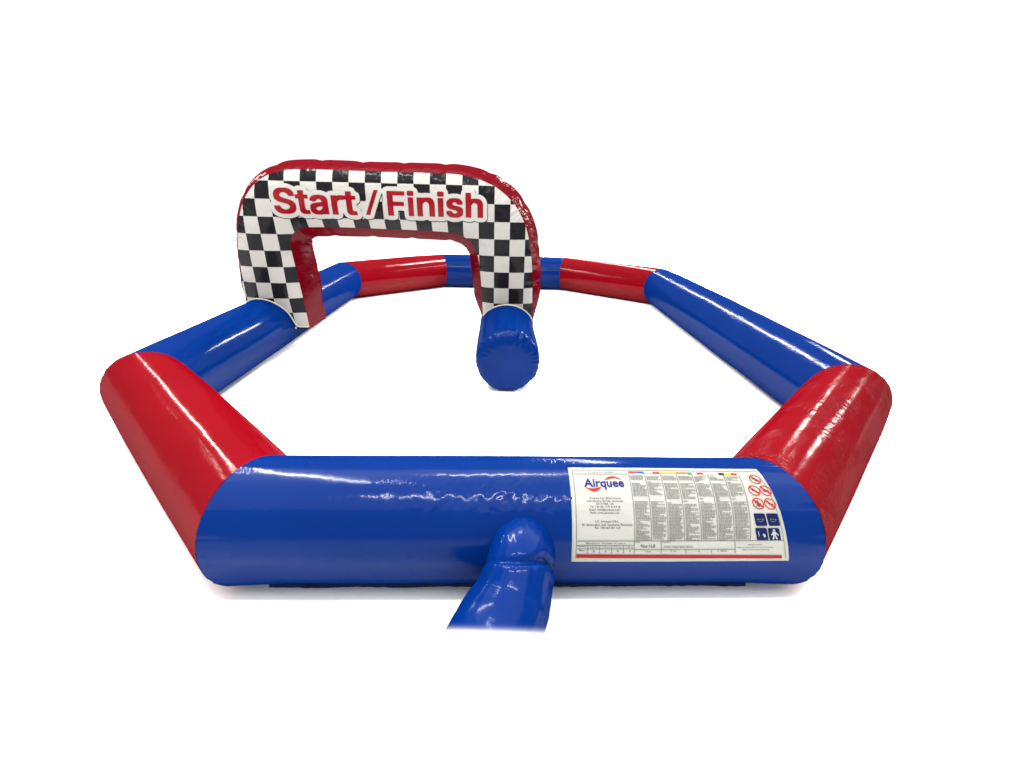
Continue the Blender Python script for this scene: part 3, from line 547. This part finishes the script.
# ------------------------------------------------------------------ information label on the front tube
FP, FQ = C[0], C[1]; FAX = (FQ - FP).normalized(); FSIDE = FAX.cross(V(0, 0, 1)).normalized(); FLEN = (FQ - FP).length
def ftube_r(u, th):
    L = FLEN; d0, d1 = u * L, (1 - u) * L
    r = R * (1 + .012 * (1 - abs(2 * u - 1) ** 2.6))
    r += seam_r(0, th) * math.exp(-d0 / .10) + seam_r(1, th) * math.exp(-d1 / .10)
    r += .004 * nz(u * L * 1.3, math.cos(th) * 1.2, math.sin(th) * 1.2) + front_shape(u, th, FSIDE.y)
    return r
def lab(a, b, lift):
    """label coordinates: a 0..1 left to right, b 0..1.12 top to bottom"""
    s = .985 + (.108 - .077 * b - .985) * a
    ph = math.radians(101 + 74 * b)                       # 90 = top of the tube, 180 = front
    th = ph - math.radians(0)
    # angle in the tube's own (side, up) frame; the front face is -side or +side
    c = math.cos(ph) * (-1 if FSIDE.y > 0 else 1); 
    t2 = math.atan2(math.sin(ph), math.cos(ph) if FSIDE.y > 0 else -math.cos(ph))
    u = s / FLEN
    r = ftube_r(u, t2) + lift
    return FP + FAX * s + FSIDE * (r * math.cos(t2)) + V(0, 0, 1) * (r * math.sin(t2))

class Ink:
    def __init__(s): s.q = []
    def quad(s, pts, na=1, nb=1): s.q.append((pts, na, nb))
    def rect(s, a0, b0, a1, b1):
        s.q.append((((a0, b0), (a1, b0), (a1, b1), (a0, b1)), max(1, int(abs(a1 - a0) / .05)), max(1, int(abs(b1 - b0) / .03))))
    def line(s, a0, b0, a1, b1, w=.0014):
        if abs(a1 - a0) > abs(b1 - b0):
            s.q.append((((a0, b0 - w * 2.3), (a1, b1 - w * 2.3), (a1, b1 + w * 2.3), (a0, b0 + w * 2.3)), max(1, int(abs(a1 - a0) / .05)), 1))
        else:
            s.q.append((((a0 - w, b0), (a0 + w, b0), (a1 + w, b1), (a1 - w, b1)), 1, max(1, int(abs(b1 - b0) / .03))))
    def build(s, name, mat, parent, lift):
        vs, fs = [], []
        for pts, na, nb in s.q:
            base = len(vs); p0, p1, p2, p3 = [Vector(p) for p in pts]
            for j in range(nb + 1):
                for i in range(na + 1):
                    f, g = i / na, j / nb
                    q = p0.lerp(p1, f).lerp(p3.lerp(p2, f), g)
                    vs.append(lab(q.x, q.y, lift))
            for j in range(nb):
                for i in range(na):
                    k = base + j * (na + 1) + i
                    fs.append((k, k + na + 1, k + na + 2, k + 1))
        return link(name, vs, fs, mat, parent)
def flat_to_label(name, bm, mat, parent, lift, f):
    bm.verts.index_update()
    vs = []
    for v in bm.verts:
        a, b = f(v.co.x, v.co.y); vs.append(lab(a, b, lift))
    fs = [[v.index for v in fa.verts] for fa in bm.faces]; bm.free()
    return link(name, vs, fs, mat, parent)
def text_bm(lines, offset=0.0, cut=None, align='CENTER', spacing=1.0):
    cu = bpy.data.curves.new('tmp', 'FONT'); cu.body = lines; cu.align_x = align; cu.offset = offset; cu.resolution_u = 3; cu.space_line = spacing
    o = bpy.data.objects.new('tmp', cu); COL.objects.link(o); bpy.context.view_layer.update()
    me = bpy.data.meshes.new_from_object(o.evaluated_get(bpy.context.evaluated_depsgraph_get()))
    bpy.data.objects.remove(o)
    bm = bmesh.new(); bm.from_mesh(me); bpy.data.meshes.remove(me)
    slice_bm(bm, None, cut); return bm

def label():
    # the printed sheet itself, with a little thickness
    vs, fs, uvs = [], [], []; na, nb = 60, 60
    for lift in (.0022, -.001):
        for j in range(nb + 1):
            for i in range(na + 1):
                vs.append(lab(-.004 + 1.006 * i / na, -.018 + 1.148 * j / nb, lift + (.0012 * nz(i * .25, j * .2) if lift > 0 else 0))); uvs.append((i / na, j / nb))
    w = na + 1; N0 = w * (nb + 1)
    for j in range(nb):
        for i in range(na):
            k = j * w + i; fs.append((k, k + w, k + w + 1, k + 1))
    rim = [j * w for j in range(nb + 1)] + [nb * w + i for i in range(1, na + 1)] + [j * w + na for j in range(nb - 1, -1, -1)] + [i for i in range(na - 1, 0, -1)]
    for a, b in zip(rim, rim[1:] + rim[:1]): fs.append((a, a + N0, b + N0, b))
    S = link('information_label', vs, fs, M_PAPER, root, uvs)
    S['label'] = 'large white printed safety label with columns of small print'
    U = .0048                                              # ink floats clear of the sheet
    # frame lines
    k = Ink()
    k.line(.016, .03, .985, .035); k.line(.016, .03, .016, 1.095); k.line(.985, .035, .985, 1.095)
    k.line(.016, .095, .30, .095)
    ct = [.303 + .0823 * i for i in range(8)]; cb = [.284 + .0775 * i for i in range(8)]
    for a, b in zip(ct, cb): k.line(a, .10, b, .872)
    k.line(.016, .876, .985, .876)
    for b in (.925, .965): k.line(.016, b, .282, b)
    for a in (.069, .123, .178, .233, .282): k.line(a, .925 if a < .28 else .876, a, 1.02)
    k.line(.282, .975, .75, .975); k.line(.406, .876, .406, 1.02); k.line(.52, .975, .52, 1.02); k.line(.64, .975, .64, 1.02); k.line(.752, .876, .75, 1.02)
    k.build('ruled_line', M_LINE, S, U)
    # small print: rows of word-length dashes, far below reading size
    k = Ink(); rnd = random.Random(3)
    for c in range(7):
        b = .125
        gap = .38 + rnd.uniform(-.03, .03)
        while b < .865:
            f = (b - .10) / .772
            a0 = ct[c] + (cb[c] - ct[c]) * f + .006; a1 = ct[c + 1] + (cb[c + 1] - ct[c + 1]) * f - .005
            if abs(b - .195) < .012 or abs(b - gap - .05) < .028: 
                if rnd.random() < .3: k.rect(a0, b, a0 + .02, b + .008)
                b += .0175; continue
            a = a0; end = a1 - (rnd.random() ** 4) * .05
            while a < end - .004:
                wd = min(rnd.uniform(.005, .016), end - a)
                k.rect(a, b, a + wd, b + .0078); a += wd + .0022
            b += .0155
    k.build('small_print', M_INK, S, U)
    # flags over the columns
    strip = [('red', .305, .345), ('blue', .345, .385), ('pink', .388, .43), ('red', .43, .465), ('orange', .468, .55), ('brown', .553, .612), ('green', .612, .636), ('red', .662, .695), ('pink', .70, .765), ('black', .775, .806), ('yellow', .806, .838), ('red', .838, .872)]
    for nm, a0, a1 in strip:
        k = Ink(); k.rect(a0, .052 + .03 * (a0 - .3), a1, .082 + .03 * (a0 - .3)); k.build('flag_strip', M_FLAG[nm], S, U)
    for a0, a1 in ((.305, .37), (.47, .54), (.555, .61), (.665, .69)):
        k = Ink(); k.rect(a0, .088 + .03 * (a0 - .3), a1, .107 + .03 * (a0 - .3)); k.build('flag_strip', M_FLAG['pink'], S, U)
    # red footer
    k = Ink(); k.quad(((.018, 1.028), (.968, 1.052), (.968, 1.092), (.018, 1.074)), 30, 2); k.build('red_stripe', M_STRIPE, S, U)
    # logo
    bm = text_bm('Airquee', .021, .06)
    xs = [v.co.x for v in bm.verts]; x0, x1 = min(xs), max(xs)
    flat_to_label('logo_lettering', bm, M_LOGOB, S, U, lambda x, y: (.066 + (x - x0) / (x1 - x0) * .200, .272 - y * .150))
    def swoosh(p, q, h, th):
        up_, lo_ = [], []
        for i in range(25):
            f = i / 24; a = p[0] + (q[0] - p[0]) * f; b = p[1] + (q[1] - p[1]) * f
            arc = math.sin(math.pi * f) * h; t = th * math.sin(math.pi * f) ** .8 * (.35 + .65 * f)
            up_.append((a, b + arc)); lo_.append((a, b + arc + t))
        return up_, lo_
    for (p, q, h, th) in (((.262, .188), (.172, .182), -.055, .038), ((.070, .282), (.150, .272), .018, .05)):
        u_, l_ = swoosh(p, q, h, th); k = Ink()
        for i in range(24): k.quad((u_[i], u_[i + 1], l_[i + 1], l_[i]), 1, 2)
        k.build('logo_swoosh', M_SIGNR, S, U)
    # addresses and table text
    def put(txt, ca, cb_, wid, hgt, off=.004, align='CENTER', mat=M_INKD, name='printed_text'):
        bm = text_bm(txt, off, None, align)
        xs = [v.co.x for v in bm.verts]; xc = (min(xs) + max(xs)) / 2; sx = wid / (max(xs) - min(xs))
        flat_to_label(name, bm, mat, S, U, lambda x, y: (ca + (x - xc) * sx, cb_ - (y - .25) * hgt))
    for i, (t, w) in enumerate([('Airquee Ltd, Boat House', .155), ('Llandovery Street, Swansea', .175), ('SA10 7BA, UK', .085), ('Tel: +44 (0) 1179 414 918', .145), ('Email: info@airquee.com', .148), ('Web: www.airquee.com', .140)]):
        put(t, .160 - .0016 * i, .412 + .0325 * i, w, .030)
    for t, w, b in (('S.C. Airquee S.R.L.', .115, .668), ('Sf. Gheorghe, Jud. Covasna, Romania', .235, .703), ('Tel: +40 267 351 213', .12, .737)): put(t, .160, b, w, .030, .008)
    put('INFLATABLE PLAY EQUIPMENT', .165, .068, .145, .02)
    put('Maximum number of users', .150, .902, .18, .022)
    for i, t in enumerate(['1.0 m', '1.2 m', '1.5 m', '1.8 m']):
        put(t, .096 + .055 * i, .946, .03, .022); put('8684'[i], .096 + .055 * i, .995, .008, .03, .012)
    put('Users', .042, .940, .032, .022); put('Max', .042, .985, .024, .022)
    put('Serial', .297, .892, .022, .018); put('Nov-16.8', .345, .938, .066, .05, .01); put('Date', .345, .998, .026, .022)
    put('Description', .432, .892, .04, .018); put('START / FINISH RACE TRACK', .487, .946, .135, .026, .008)
    put('7 m', .462, .998, .03, .026); put('4', .58, .998, .008, .026, .01); put('1 kPa', .69, .998, .04, .026)
    put('WARNING NOTICE', .845, .925, .07, .018); put('Keep this panel with the unit at all times', .845, .955, .17, .018); put('Adult supervision required', .845, .982, .13, .018)
    # prohibition signs
    ra, rb = .0285, .066
    def circ(ca, cb_, f, n=40): return [(ca + ra * f * math.cos(2 * math.pi * i / n), cb_ + rb * f * math.sin(2 * math.pi * i / n)) for i in range(n)]
    pict = [[((-.3, .1), (.5, .1), (.6, .45), (-.1, .45)), ((-.55, -.3), (0, -.3), (.2, 0), (-.4, 0))],
            [((-.5, -.35), (0, -.3), (0, .15), (-.45, .1)), ((.1, .15), (.5, .25), (.4, .5), (0, .4))],
            [((-.6, -.1), (.6, -.05), (.65, .35), (-.55, .25))],
            [((-.15, -.65), (.15, -.65), (.25, .6), (-.25, .6)), ((-.6, -.3), (.55, -.05), (.55, .15), (-.6, -.05)), ((-.5, .35), (.5, .0), (.5, .2), (-.5, .55))],
            [((-.5, -.45), (-.1, -.2), (.1, .2), (-.3, .1)), ((.2, -.1), (.6, .1), (.45, .5), (.05, .3))]]
    for (ca, cb_), pc in zip([(.950, .160), (.914, .311), (.975 - .004, .311), (.906, .466), (.964, .470)], pict):
        outr, inr = circ(ca, cb_, 1), circ(ca, cb_, .83); k = Ink()
        for i in range(40): k.quad((outr[i], outr[(i + 1) % 40], inr[(i + 1) % 40], inr[i]))
        d = .57; e = .10
        sg = k.build('prohibition_sign', M_SIGNR, S, U)
        k2 = Ink(); k2.quad(((ca - ra * (d + e), cb_ - rb * (d - e)), (ca - ra * (d - e), cb_ - rb * (d + e)), (ca + ra * (d + e), cb_ + rb * (d - e)), (ca + ra * (d - e), cb_ + rb * (d + e))), 2, 2)
        k2.build('sign_bar', M_SIGNR, S, U + .002)
        k3 = Ink()
        for q in pc: k3.quad(tuple((ca + ra * x * .85, cb_ + rb * y * .85) for x, y in q), 2, 2)
        k3.build('sign_picture', M_INKD, S, U + .0008)
    # navy instruction squares
    for n, (ca, cb_) in enumerate([(.893, .645), (.954, .645), (.885, .804), (.945, .806)]):
        ha, hb = .0275, .068; ra_, rb_ = .006, .015; pts = []
        for cx, cy, a0 in ((ha - ra_, hb - rb_, 0), (-(ha - ra_), hb - rb_, 90), (-(ha - ra_), -(hb - rb_), 180), (ha - ra_, -(hb - rb_), 270)):
            for i in range(6):
                t = math.radians(a0 + 18 * i); pts.append((ca + cx + ra_ * math.cos(t), cb_ + cy + rb_ * math.sin(t)))
        bm = fill([pts], .02, .02); flat_to_label('instruction_sign', bm, M_NAVY, S, U, lambda x, y: (x, y))
        k = Ink()
        if n == 3:
            for q in [((-.15, -.8), (.2, -.8), (.2, -.45), (-.15, -.45)), ((-.35, -.4), (.3, -.4), (.15, .25), (-.3, .25)), ((-.3, .25), (-.05, .25), (-.2, .85), (-.5, .85)), ((.0, .25), (.2, .25), (.45, .8), (.15, .85)), ((.25, -.35), (.7, .1), (.6, .25), (.2, -.1)), ((-.3, -.3), (-.65, .1), (-.5, .2), (-.2, -.1))]: k.quad(tuple((ca + ha * x, cb_ + hb * y) for x, y in q), 1, 2)
        elif n == 2:
            for q in [((.2, -.1), (.6, .1), (.5, .35), (.1, .2)), ((.35, .2), (.65, .35), (.4, .55), (.2, .45)), ((-.6, -.45), (-.5, -.45), (-.5, .4), (-.6, .4))]: k.quad(tuple((ca + ha * x, cb_ + hb * y) for x, y in q), 1, 2)
        else:
            for q in [((-.5, .28), (.3, .28), (.3, .36), (-.5, .36)), ((-.55, -.15), (-.35, -.15), (-.35, .1), (-.55, .1)), ((.3, -.1), (.55, -.1), (.55, .15), (.3, .15)), ((-.2, -.1), (.15, -.1), (.15, 0), (-.2, 0))]: k.quad(tuple((ca + ha * x, cb_ + hb * y) for x, y in q), 1, 2)
        k.build('sign_picture', M_PAPER if n > 1 else M_LINE, S, U + .0012)
label()

# ------------------------------------------------------------------ light: white backdrop world, rows of ceiling lamps and an added overhead fill
w = bpy.data.worlds.new('World'); sc.world = w; w.use_nodes = True
nt = w.node_tree; bg = nt.nodes['Background']
tc = nt.nodes.new('ShaderNodeTexCoord'); sp = nt.nodes.new('ShaderNodeSeparateXYZ'); nt.links.new(tc.outputs['Generated'], sp.inputs[0])
mr = nt.nodes.new('ShaderNodeMapRange'); mr.interpolation_type = 'SMOOTHSTEP'
mr.inputs['From Min'].default_value = -.05; mr.inputs['From Max'].default_value = .38; mr.inputs['To Min'].default_value = .6; mr.inputs['To Max'].default_value = 1.1
nt.links.new(sp.outputs['Y'], mr.inputs['Value']); m2 = nt.nodes.new('ShaderNodeMapRange'); m2.interpolation_type = 'SMOOTHSTEP'
m2.inputs['From Min'].default_value = -.25; m2.inputs['From Max'].default_value = -.7; m2.inputs['To Min'].default_value = 0; m2.inputs['To Max'].default_value = .7
nt.links.new(sp.outputs['Y'], m2.inputs['Value'])
ad = nt.nodes.new('ShaderNodeMath'); ad.operation = 'ADD'; nt.links.new(mr.outputs['Result'], ad.inputs[0]); nt.links.new(m2.outputs['Result'], ad.inputs[1])
nt.links.new(ad.outputs[0], bg.inputs['Color']); bg.inputs['Strength'].default_value = 1.0

def lamp(p, q, width, rad, z=6.0, warm=(1, .97, .92)):
    """long ceiling strip lamp from p to q, radiance rad"""
    p, q = V(p[0], p[1], z), V(q[0], q[1], z); L = (q - p).length
    d = bpy.data.lights.new('ceiling_lamp', 'AREA'); d.shape = 'RECTANGLE'; d.size = L; d.size_y = width
    d.energy = 1.3 * rad * math.pi * L * width; d.color = warm
    o = bpy.data.objects.new('ceiling_lamp', d); COL.objects.link(o)
    o.location = (p + q) / 2; o.rotation_euler = (0, 0, math.atan2(q.y - p.y, q.x - p.x))
LAMPS = [((2.2, 12), (2.2, 32), .5, 200), ((-7.6, 9.5), (-15, 20), .34, 190), ((8, 15.5), (12, 21.5), .8, 190), ((11, 12), (17, 18), .8, 190),
         ((-4.2, 6.6), (-1.7, 3.0), .15, 220), ((-9.8, 7.6), (-9.8, 10), .22, 120), ((7.4, 10), (7.4, 12), .22, 120),
         ((-.9, 5.0), (.9, 5.1), .12, 240)]
for a in LAMPS: lamp(*a)
for i, (x, ln) in enumerate([(-1.5, .30), (-.98, .16), (-.62, .22), (-.18, .12), (.12, .20), (.58, .12), (.86, .24), (1.38, .14)]):   # one strip lamp split up, shaped to break its reflection into glints
    lamp((x, .25 - (x + 1.4) * .18), (x + ln, .25 - (x + ln + 1.4) * .18), .24, 420)
d = bpy.data.lights.new('added_soft_fill', 'AREA'); d.shape = 'RECTANGLE'; d.size = 15; d.size_y = 15; d.energy = 4.0 * math.pi * 225
o = bpy.data.objects.new('added_soft_fill', d); COL.objects.link(o); o.location = (0, 1.6, 9)  # added overhead panel, lifts the floor to white and thins the shadows

# ------------------------------------------------------------------ camera
cam = bpy.data.cameras.new('camera'); co = bpy.data.objects.new('camera', cam); COL.objects.link(co)
cam.sensor_fit = 'HORIZONTAL'; cam.sensor_width = 36; cam.lens = 36 * 585.79 / 1024; cam.clip_end = 2000; cam.clip_start = .05
pitch, roll = .3224, .0243
fw = V(0, math.cos(pitch), -math.sin(pitch)); up = V(0, math.sin(pitch), math.cos(pitch)); rt = V(1, 0, 0)
# image axes turned by the roll
r2 = rt * math.cos(roll) + up * math.sin(roll); u2 = up * math.cos(roll) - rt * math.sin(roll)
M = Matrix((r2, u2, -fw)).transposed().to_4x4(); M.translation = V(0, 0, CAM_H)
co.matrix_world = M
sc.camera = co
sc.view_settings.view_transform = 'Standard'; sc.view_settings.look = 'None'; sc.view_settings.exposure = 0; sc.view_settings.gamma = 1
sc.cycles.max_bounces = 8
sc.render.resolution_x = 1024; sc.render.resolution_y = 768
